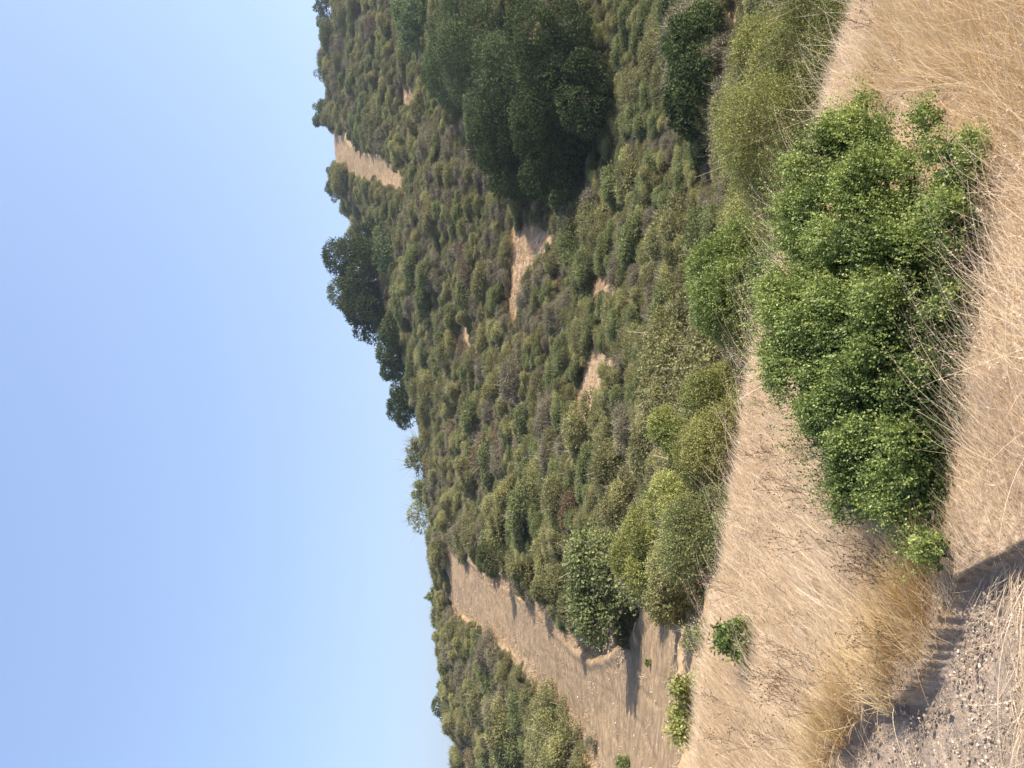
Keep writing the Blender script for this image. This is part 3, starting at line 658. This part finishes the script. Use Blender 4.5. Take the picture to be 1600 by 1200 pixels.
bush('green_plant', 'faint grey green plants in the grass edge below the dirt patch', 1062, 1010, 8.6, .28, .3, M_GREEN, 726, L=.03, nsp=350, nlf=6, sl=.12, tw=120, twl=.25, nl=7, up=1.2)

# ---------------------------------------------------------------- the big coyote bush in front
def big_bush():
    r = np.random.RandomState(900)
    # lumps measured off the photo: photo x, y of the lump centre, distance, radius in photo pixels
    L = [(1265, 490, 3.7, 75), (1255, 580, 3.7, 60), (1300, 420, 3.8, 85), (1290, 330, 3.9, 80), (1290, 265, 4.0, 65), (1330, 225, 4.0, 62), (1380, 175, 4.0, 55), (1430, 165, 3.95, 52),
         (1450, 230, 3.7, 80), (1480, 165, 3.85, 60), (1415, 205, 3.9, 66), (1520, 190, 3.6, 48), (1360, 250, 3.95, 70), (1400, 300, 3.6, 85), (1470, 330, 3.45, 70), (1360, 400, 3.5, 95), (1430, 420, 3.3, 80), (1330, 520, 3.45, 90), (1400, 520, 3.2, 85), (1320, 610, 3.5, 75),
         (1380, 620, 3.25, 85), (1450, 610, 3.1, 70), (1300, 665, 3.6, 55), (1350, 700, 3.35, 70), (1420, 700, 3.1, 75), (1350, 765, 3.35, 50), (1410, 770, 3.15, 55), (1460, 770, 3.05, 55), (1455, 835, 3.0, 38), (1485, 700, 3.1, 34),
         (1500, 350, 3.0, 55), (1510, 260, 3.1, 60), (1480, 190, 3.4, 48), (1465, 860, 2.85, 28), (1490, 470, 3.0, 42), (1245, 530, 3.85, 48), (1230, 460, 3.95, 40), (1270, 385, 4.1, 50)]
    lp = []
    for px, py, Y_, rp in L:
        lp.append((at(px, py, Y_), Y_, EYE - (px - 800) / F * Y_, rp / F * Y_ * .85))
    lp = np.array(lp); cx, cy = .30, 3.45; cz = float(ground(np.array([cx]), np.array([cy]))[0])
    e = bpy.data.objects.new('coyote_bush', None); C.objects.link(e); e.location = (cx, cy, cz)
    tag(e, 'big green small-leaved bush in the dry grass, nearest and largest of all', 'bush')
    lp[:, :3] -= np.array([cx, cy, cz])
    G = Geo()
    low = [(1490, 560, 3.0, 60), (1515, 480, 3.0, 55), (1500, 640, 2.95, 55), (1525, 400, 3.05, 55), (1470, 720, 3.0, 50), (1450, 560, 3.15, 75), (1540, 300, 3.15, 45), (1480, 790, 2.95, 36), (1450, 650, 3.1, 65)]
    lw = np.array([(at(0, b_, Y_) - cx, Y_ - cy, EYE - (a_ - 800) / F * Y_ - cz, q_ / F * Y_ * .9) for a_, b_, Y_, q_ in low])
    foliage(G, r, lw, 12000, 6, .07, .012, .008, up=.5, jit=.9, wid=.3, low=-1, inner=.9, deep=.5, tone=(.06, .08), squash=1.0, face=.1)  # leaf tone held near black: paints the shaded void at the bush base
    for c in lw:
        for _ in range(26):
            s = c[:3] + norm(r.randn(3)) * c[3] * .3; d = norm(r.randn(3) + [0, 0, .6]); l = c[3] * r.uniform(.8, 1.6); G.tube(np.stack([s - d * l * .5, s + r.randn(3) * .008, s + d * l * .5]), [.0025, .002, .0012], 3, 1, r.rand() * .5)
    lp2 = []                                   # every lump breaks up into a handful of leafy shoots
    for c in lp:
        for _ in range(8):
            d = norm(r.randn(3) * [1, 1, .8] + [.1, -.25, .35]); lp2.append((*(c[:3] + d * c[3] * r.uniform(.6, 1.05)), c[3] * r.uniform(.18, .36)))
    lp2 = np.array(lp2)
    foliage(G, r, lp * np.array([1, 1, 1, .55]), 6000, 5, .06, .026, .018, up=.4, jit=.9, wid=.3, low=-1, inner=.9, deep=.4, tone=(.10, .1), squash=1.0)  # interior leaves toned dark, painting the unlit inside of the bush
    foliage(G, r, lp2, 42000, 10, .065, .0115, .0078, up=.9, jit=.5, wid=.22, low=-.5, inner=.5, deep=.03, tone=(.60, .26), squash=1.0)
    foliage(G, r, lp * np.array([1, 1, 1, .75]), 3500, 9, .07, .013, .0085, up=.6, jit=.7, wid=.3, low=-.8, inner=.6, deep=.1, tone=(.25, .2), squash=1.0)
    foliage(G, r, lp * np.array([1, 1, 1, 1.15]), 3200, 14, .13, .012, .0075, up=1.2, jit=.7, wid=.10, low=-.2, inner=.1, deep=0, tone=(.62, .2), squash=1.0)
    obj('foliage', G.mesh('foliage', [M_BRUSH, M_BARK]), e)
    S = Geo()
    for i, c in enumerate(lp):
        b = np.array([c[0] * .35 + r.uniform(-.1, .1), c[1] * .4 + r.uniform(-.1, .1), -.05 + float(plane(cx + c[0] * .35, cy + c[1] * .4)) - cz]); t = np.linspace(0, 1, 7)[:, None]
        mid = (b + c[:3]) / 2 + np.array([0, 0, .1]); p = (1 - t) ** 2 * b + 2 * t * (1 - t) * mid + t * t * c[:3]; p[1:-1] += r.randn(5, 3) * .012
        S.tube(p, np.linspace(.011, .003, 7), 5, 0, r.rand())
        for _ in range(6):
            k = r.randint(3, 6); s = p[k]; d = norm(r.randn(3) + [0, 0, .5]); l = c[3] * r.uniform(.7, 1.1); S.tube(np.stack([s, s + d * l * .5 + r.randn(3) * .01, s + d * l]), [.003, .002, .0012], 3, 0, r.rand())
    obj('stems', S.mesh('stems', [M_BARK]), e)
big_bush()

# ---------------------------------------------------------------- dry grass
def blades(G, r, x, y, h, w, lean, ldir, tone, m=0, k=5, curl=.35, z=None):
    n = len(x); z = ground(x, y) + .0 if z is None else z
    base = np.stack([x, y, z], 1); t = np.linspace(0, 1, k)[None, :, None]
    ld = np.stack([np.cos(ldir), np.sin(ldir), np.zeros(n)], 1)
    dirv = norm(ld * lean[:, None] + np.array([0, 0, 1]))
    P = base[:, None, :] + dirv[:, None, :] * h[:, None, None] * t + (ld * (curl * lean * h)[:, None] - np.array([0, 0, 1]) * (curl * .5 * lean * h)[:, None])[:, None, :] * t ** 2.2
    P = P + norm(r.randn(n, 1, 3)) * (.05 * h)[:, None, None] * np.sin(t * PI)
    side = norm(np.cross(dirv, r.randn(n, 3)))[:, None, :] * (w[:, None, None] * .5) * (1 - .75 * t)
    G.ribbons(P, np.broadcast_to(side, P.shape), m, tone)
    return P
def shoulder_pts(r, n, ulo=-160, uhi=1360, ylo=1.7, yhi=7.6, p=1.0):
    Y = ylo + (yhi - ylo) * r.rand(n) ** p; u = r.uniform(ulo, uhi, n); x = (u - 600) / F * Y
    return x, Y
r = np.random.RandomState(31)
G = Geo()
def ok_grass(x, y, lo=0): return ~on_path(x, y)
# low mat of broken straw
x, y = shoulder_pts(r, 290000, p=.85); k = ok_grass(x, y) & (~in_bush(x, y) | (r.rand(len(x)) < .12)); x = x[k]; y = y[k]; n = len(x)
pn = fbm(x * 1.1, y * 1.1, 4); tone = np.clip(.56 + pn * 1.1 + r.randn(n) * .17, 0, 1)
blades(G, r, x, y, r.uniform(.05, .16, n) * (1 + pn) * np.where((x < -.3) & (y < 3.4), .6, 1), r.uniform(.0013, .0026, n) * (1 + y * .07), np.abs(r.randn(n)) * 1.6 + .5, r.normal(.1, 1.3, n) * np.where((y < 3.4) & (x < 0), .35, 1), tone, k=4, curl=.2)
# upright stalks that lean off towards the sun side
x, y = shoulder_pts(r, 75000, p=.8); k = ok_grass(x, y) & (~in_bush(x, y) | (r.rand(len(x)) < .05)) & (fbm(x * .9 + 4, y * .9, 3) + r.rand(len(x)) * .5 > .12); x = x[k]; y = y[k]; n = len(x)
tone = np.clip(.68 + fbm(x * .8, y * .8, 3) * .9 + r.randn(n) * .17, 0, 1)
blades(G, r, x, y, r.uniform(.12, .30, n) * np.interp(y, [2.2, 3.2, 4.5, 6.5], [.6, 1, 1, .55]) * np.where((x < -.3) & (y < 3.4), .6, 1), r.uniform(.0011, .0020, n) * (1 + y * .09), np.abs(r.randn(n)) * .35 + .45, r.normal(.05, .55, n), tone, k=5, curl=.4)
g2 = Geo(); x = r.uniform(.6, 2.6, 60000); y = r.uniform(1.9, 5.2, 60000); k = (fbm(x * .8 + 3, y * .8, 3) + (x - 1.0) * .22 > 0) & ~in_bush(x, y); x = x[k]; y = y[k]; n = len(x)
blades(g2, r, x, y, r.uniform(.07, .24, n), r.uniform(.0014, .0026, n), np.abs(r.randn(n)) * .9 + .4, r.normal(.1, 1.0, n), np.clip(r.normal(.38, .22, n), 0, 1), k=4, curl=.3)
tag(obj('orange_grass', g2.mesh('orange_grass', [M_GOLD])), 'denser orange dry grass on the high side of the big bush', 'grass', None, 'stuff')
tag(obj('dry_grass', G.mesh('dry_grass', [M_STRAW])), 'pale dry straw grass matted over the whole shoulder', 'grass', None, 'stuff')

# golden tufts along the ragged bank above the path
r = np.random.RandomState(41)
TUFTS = [(1455, 985, .26, 'largest golden grass clump, at the bend of the gravel path'), (1400, 1065, .22, 'golden grass clump overhanging the dark shaded hollow in the path'),
         (1330, 1130, .20, 'golden grass clump above the shaded path hollow nearest the frame edge'), (1300, 1185, .22, 'golden grass clump cut by the frame edge'),
         (1470, 920, .22, 'golden grass clump between the gravel and the low end of the big bush'), (1420, 1010, .22, 'golden grass clump just behind the largest golden clump'),
         (1350, 1085, .2, 'golden grass clump second from the shaded hollow')]
for i, (px, py, hh, lb) in enumerate(TUFTS):
    # lay the tuft on the shoulder where the photo shows its foot
    xt, Yt = foot(px, py); n = 620
    a = r.uniform(0, 2 * PI, n); q = np.sqrt(r.rand(n)) * .13; xx = xt + np.cos(a) * q * 1.3; yy = Yt + .06 + np.sin(a) * q * .6
    G = Geo(); e_z = float(ground(np.array([xt]), np.array([Yt]))[0])
    P = blades(G, r, xx - xt, yy - Yt, r.uniform(.45, 1.1, n) * hh, r.uniform(.0016, .0032, n), np.abs(r.randn(n)) * .35 + .25 + q * 1.5, r.normal(.3, .85, n), np.clip(r.normal(.5, .26, n) + fbm(xx * 9, yy * 9, 2) * 1.6, 0, 1), k=6, curl=.6, z=ground(xx, yy) - e_z)
    tag(obj('golden_grass_clump', G.mesh('golden_grass_clump', [M_GOLD]), None, (xt, Yt, e_z)), lb, 'grass clump', 'golden grass clumps along the gravel path')

# tall arching oat stalks with hanging heads in front of the bush
def oats(n, seed, ulo, uhi, ylo, yhi, hlo, hhi, ldm, name, label, tone0=.75, lean0=.5):
    r = np.random.RandomState(seed); G = Geo(); Y = r.uniform(ylo, yhi, n); u = r.uniform(ulo, uhi, n); x = (u - 600) / F * Y
    h = r.uniform(hlo, hhi, n); ld = np.where(r.rand(n) < .75, r.normal(ldm, .5, n), r.uniform(0, 2 * PI, n))
    P = blades(G, r, x, Y, h, r.uniform(.0015, .0025, n), np.abs(r.randn(n)) * .3 + lean0, ld, np.clip(r.normal(tone0, .15, n), 0, 1), k=8, curl=.7)
    S = np.repeat(P[:, 5:, :], 3, axis=1); S = S[r.rand(n) < .4].reshape(-1, 3); m = len(S)
    c = S + r.randn(m, 3) * .012 + [0, 0, -.008]; ax = norm(r.randn(m, 3) * .5 + [0, 0, -1]) * .007; b = norm(np.cross(ax, r.randn(m, 3))) * .0016
    G.cards(c, ax, b, 0, np.clip(r.normal(.6, .15, m), 0, 1))
    tag(obj(name, G.mesh(name, [M_STRAW])), label, 'grass', None, 'stuff')
oats(950, 51, 500, 1250, 2.1, 3.0, .2, .44, .1, 'oat_grass', 'tall pale oat stalks arching across the foot of the big bush')
oats(130, 52, 820, 1250, 2.3, 2.9, .2, .42, 2.6, 'tangled_grass', 'tangled dry grass in the near corner under the big bush', .6, .9)
oats(420, 53, 100, 700, 4.2, 6.6, .25, .5, .3, 'seed_grass', 'thin bright seeding stalks standing above the matted straw', .9, .6)
oats(420, 54, 600, 1250, 5.0, 6.8, .3, .6, .6, 'long_grass', 'long bright stalks standing against the dark bushes on the shoulder edge', .9, .6)
# fine trampled hay lying in the shade next to the gravel
r = np.random.RandomState(61); G = Geo(); n = 4500; u = r.uniform(-100, 420, n); Y = r.uniform(2.0, 3.2, n); x = (u - 600) / F * Y
k = (np.abs(r.randn(n)) * .12 > np.abs(Y - (2.45 + .35 * (u - 300) / 400)) * .8); x = x[k]; Y = Y[k]; n = len(x)
blades(G, r, x, Y, r.uniform(.08, .3, n), r.uniform(.001, .0022, n), np.abs(r.randn(n)) * 2 + 2.5, r.normal(PI, .5, n), np.clip(r.normal(.6, .2, n), 0, 1), k=5, curl=.05, z=ground(x, Y) - .045)
tag(obj('fallen_hay', G.mesh('fallen_hay', [M_STRAW])), 'trampled grey hay lying in the shadow beside the gravel', 'hay', None, 'stuff')

# ---------------------------------------------------------------- dead dark weeds with small dry heads
def weed_mesh(seed):
    r = np.random.RandomState(seed); G = Geo(); H = r.uniform(.26, .4)
    def br(s, d, l, w, lv):
        e = s + d * l; p = np.stack([s, s + d * l * .5 + r.randn(3) * l * .05, e]); G.tube(p, np.array([w, w * .8, w * .55]), 3, 0, r.uniform(.2, .7))
        if lv == 0 or l < .03:
            n = 4; c = e + r.randn(n, 3) * .002; a = norm(r.randn(n, 3)) * .0042; b = norm(np.cross(a, r.randn(n, 3))) * .003; G.cards(c, a, b, 0, r.rand(n) * .4); return
        for j in range(r.randint(2, 5)):
            q = r.uniform(.35, 1.0); br(s + d * l * q, norm(d + r.randn(3) * .55 + [.15, 0, .1]), l * r.uniform(.35, .6), w * .7, lv - 1)
    for j in range(r.randint(1, 4)): br(np.array([r.randn() * .01, r.randn() * .01, 0]), norm(np.array([.35, 0, 1]) + r.randn(3) * .22), H * r.uniform(.6, 1), .0016, 2)
    return G.mesh('dead_weed', [M_WEED])
WM = [(1150, 1000, 'next to the lone spiky green plant'), (1210, 640, 'by the sunny corner of the big coyote bush'), (1230, 740, 'in pale grass level with the middle of the big bush'), (1260, 850, 'in pale grass past the low tip of the big bush'),
 (1400, 830, 'in golden grass right under the low tip of the big bush'), (1330, 930, 'in golden grass behind the clump at the path bend'), (1220, 950, 'in the middle of the open pale grass'), (1200, 1100, 'in pale grass near the lowest frame edge'),
 (1290, 1130, 'behind the golden clump by the shaded path hollow'), (1300, 1030, 'between the open pale grass and the golden clumps'), (1390, 50, 'in the orange grass beyond the big bush')]
wm = [weed_mesh(800 + i) for i in range(6)]; r = np.random.RandomState(71); nw = 0
WZ = [((1150, 1440, 620, 1190), 80, 'dark dead weed with tiny seed heads in the pale grass shoulder', 'dead weeds standing in the pale grass'), ((1350, 1450, 5, 110), 5, 'dark dead weed in the orange grass beyond the big bush', 'dead weeds in the orange grass')]
for (xa, xb, ya, yb), cnt, lb, gp in WZ:
    done = 0
    for _ in range(4000):
        if done >= cnt: break
        px = r.uniform(xa, xb); py = r.uniform(ya, yb); xt, Yt = foot(px, py)
        if fbm(np.array([xt * 1.2]), np.array([Yt * 1.2]), 3)[0] + r.rand() * .5 < -.02 or on_path(np.array([xt]), np.array([Yt]))[0]: continue
        zt = float(ground(np.array([xt]), np.array([Yt]))[0]); s = r.uniform(.55, 1.0)
        o = obj('dead_weed', wm[r.randint(6)], None, (xt, Yt, zt), r.uniform(-.6, .6), (s, s, s)); wp = min(WM, key=lambda m_: (m_[0] - px) ** 2 + (m_[1] - py) ** 2)[2]; tag(o, 'dark dead weed ' + wp, 'weed', 'dead weeds ' + wp); done += 1

# ---------------------------------------------------------------- stones
def ico():
    import bmesh
    b = bmesh.new(); bmesh.ops.create_cube(b, size=1.0); bmesh.ops.subdivide_edges(b, edges=b.edges, cuts=1, use_grid_fill=True)
    v = np.array([p.co[:] for p in b.verts]); v = norm(v) * .5 * (.75 + .25 * np.linalg.norm(v, axis=1)[:, None]); f = np.array([[q.index for q in p.verts] for p in b.faces]); b.free(); return v, f
IV, IF = ico()
def stones(name, label, x, y, s, tone, z=None, r=None, flat=.65, cat='gravel'):
    n = len(x); z = ground(x, y) if z is None else z
    v = IV[None] * (s[:, None, None]) * r.uniform(.6, 1.3, (n, 1, 3)) * (1 + r.randn(n, len(IV), 1) * .10); a = r.uniform(0, 2 * PI, n)
    vx = v[..., 0] * np.cos(a)[:, None] - v[..., 1] * np.sin(a)[:, None]; vy = v[..., 0] * np.sin(a)[:, None] + v[..., 1] * np.cos(a)[:, None]
    v = np.stack([vx + x[:, None], vy + y[:, None], v[..., 2] * flat + z[:, None] + (s * .12)[:, None]], -1)
    f = (IF[None] + np.arange(n)[:, None, None] * len(IV)).reshape(-1, 4)
    me = mesh_np(name, v.reshape(-1, 3), f, [M_STONE], None, {'tone': np.repeat(tone, len(IF))}); o = obj(name, me); tag(o, label, cat, None, 'stuff'); return o
r = np.random.RandomState(81); n = 15000; u = r.uniform(-200, 420, n); Y = r.uniform(1.7, 3.5, n); x = (u - 600) / F * Y; k = on_path(x, Y); x = x[k]; Y = Y[k]; n = len(x)
s = np.clip(r.lognormal(-5.3, .55, n), .002, .022); stones('gravel', 'small angular gravel scattered over the path surface', x, Y, s, np.clip(r.normal(.5, .25, n), 0, 1), ground(x, Y) - .065, r)
PE = np.array([(1325, 1140), (1372, 1092), (1415, 1100), (1450, 1052), (1485, 968), (1503, 905)], float); n = 330; q = r.uniform(0, 5, n); qi = q.astype(int); qf_ = (q - qi)[:, None]
pp = PE[qi] * (1 - qf_) + PE[qi + 1] * qf_ + np.stack([np.abs(r.randn(n)) * 32 + 6, np.abs(r.randn(n)) * 32], 1); fx = np.array([foot(a_, b_) for a_, b_ in pp])
stones('clods', 'dark broken earth clods at the foot of the grass bank beside the path', fx[:, 0], fx[:, 1], np.clip(r.lognormal(-4.6, .5, n), .005, .024), np.clip(r.normal(.15, .2, n), 0, 1), ground(fx[:, 0], fx[:, 1]) - .04, r)
# clods and rubble along the track edges
r = np.random.RandomState(82)
def along(lines, n, spread, lo, hi, Yf):
    xs = []; ys = []; ss = []
    for L, yr in lines:
        L = np.array(L, float); seg = np.hypot(*np.diff(L, axis=0).T); cum = np.concatenate([[0], np.cumsum(seg)]); t = r.uniform(0, cum[-1], n)
        px = np.interp(t, cum, L[:, 0]) + r.randn(n) * spread; py = np.interp(t, cum, L[:, 1]) + r.randn(n) * spread
        # walk out along the bearing until the ground meets that sight line
        u = 1200 - py; Yg = np.geomspace(11, 125, 160)[:, None]; kx = ((u - 600) / F)[None]; zg = ground(kx * Yg, np.broadcast_to(Yg, (160, n))); vv = 800 - F * (zg - EYE) / Yg
        hit = np.argmax(vv < px[None], axis=0); good = hit > 0; Yh = Yg[hit, 0] * np.exp(r.uniform(-.016, .002, len(hit)))
        xs.append(((u - 600) / F * Yh)[good]); ys.append(Yh[good])
    return np.concatenate(xs), np.concatenate(ys)
BERM = [([(690, 880), (688, 940), (706, 957), (738, 978), (778, 1003), (812, 1036), (838, 1075), (873, 1115), (905, 1150), (925, 1200)], 0), ([(735, 872), (790, 912), (830, 940), (870, 975), (905, 1000)], 0)]
x, y = along(BERM, 2600, 7, 0, 0, 0); n = len(x); stones('berm_rubble', 'brown earth clods and rubble along the edges of the dirt road', x, y, np.clip(r.lognormal(-2.6, .5, n), .03, .25), np.clip(r.normal(.38, .25, n), 0, 1), None, r, cat='rubble')
HEAPS = [([(928, 1010), (945, 1012), (958, 1000), (972, 985), (985, 962)], 0), ([(962, 1035), (972, 1025), (985, 1005)], 0)]
x, y = along(HEAPS, 260, 4.5, 0, 0, 0); n = len(x); stones('ditch_rubble', 'dark broken rubble heaped in the little ditch by the road bend', x, y, np.clip(r.lognormal(-2.8, .5, n), .03, .14), np.clip(r.normal(.22, .15, n), 0, 1), ground(x, y) + r.uniform(0, .06, n), r, cat='rubble')
n = 5000; x = r.uniform(-30, 0, n); y = r.uniform(12, 100, n); a_, b_, c_ = masks(x, y); k = a_; x = x[k]; y = y[k]; n = len(x)
stones('road_pebbles', 'scattered pale pebbles on the dirt road surface', x, y, np.clip(r.lognormal(-3.2, .5, n), .015, .12), np.clip(r.normal(.65, .25, n), 0, 1), None, r, cat='pebbles')
r = np.random.RandomState(83)
x, y = along(BERM, 1300, 9, 0, 0, 0)
x2 = r.uniform(-40, 90, 400000); y2 = r.uniform(14, 215, 400000); uu = 600 + F * x2 / y2; k = (uu > 0) & (uu < 1200) & (np.hypot(x2, y2) > 14); x2 = x2[k]; y2 = y2[k]
_, _, c2 = masks(x2, y2); k = c2 | (r.rand(len(x2)) < .02); x2 = x2[k]; y2 = y2[k]; k = (fbm(x2 * 1.1, y2 * 1.1, 3) + r.rand(len(x2)) * .4 > .12)
x2 = x2[k]; y2 = y2[k]; x = np.concatenate([x, x2]); y = np.concatenate([y, y2]); m_ = 14; x = np.repeat(x, m_) + r.randn(len(x) * m_) * .10; y = np.repeat(y, m_) + r.randn(len(y) * m_) * .10; n = len(x)
G = Geo(); blades(G, r, x, y, r.uniform(.06, .26, n), np.clip(y * .0005, .008, .04), np.abs(r.randn(n)) * .6 + .2, r.uniform(0, 2 * PI, n), np.clip(r.normal(.25, .25, n), 0, 1), k=3, curl=.2)
tag(obj('verge_grass', G.mesh('verge_grass', [M_STRAW])), 'short dry golden grass along the dirt road edges and on the sandy clearings', 'grass', None, 'stuff')
print('verge', n)
sp = bpy.context.scene.cycles
sp.max_bounces = 5; sp.diffuse_bounces = 3; sp.glossy_bounces = 1; sp.transmission_bounces = 2; sp.transparent_max_bounces = 4

# ---------------------------------------------------------------- summer haze
hb = np.array([[x, y, z] for z in (-75, 78) for y in (-1600, 1600) for x in (-1600, 1600)], float)
hf = np.array([[0, 2, 3, 1], [4, 5, 7, 6], [0, 1, 5, 4], [2, 6, 7, 3], [0, 4, 6, 2], [1, 3, 7, 5]])
hm = bpy.data.materials.new('haze'); hm.use_nodes = True; ht = hm.node_tree
for n_ in list(ht.nodes): ht.nodes.remove(n_)
ho = ht.nodes.new('ShaderNodeOutputMaterial'); hv = ht.nodes.new('ShaderNodeVolumePrincipled')
hv.inputs['Density'].default_value = .00028; hv.inputs['Color'].default_value = (.72, .85, 1, 1); hv.inputs['Anisotropy'].default_value = .35
ht.links.new(hv.outputs[0], ho.inputs['Volume'])
tag(obj('haze', mesh_np('haze', hb, hf, [hm])), 'thin pale blue summer haze over the hill', 'haze', None, 'stuff')
sp.volume_bounces = 0
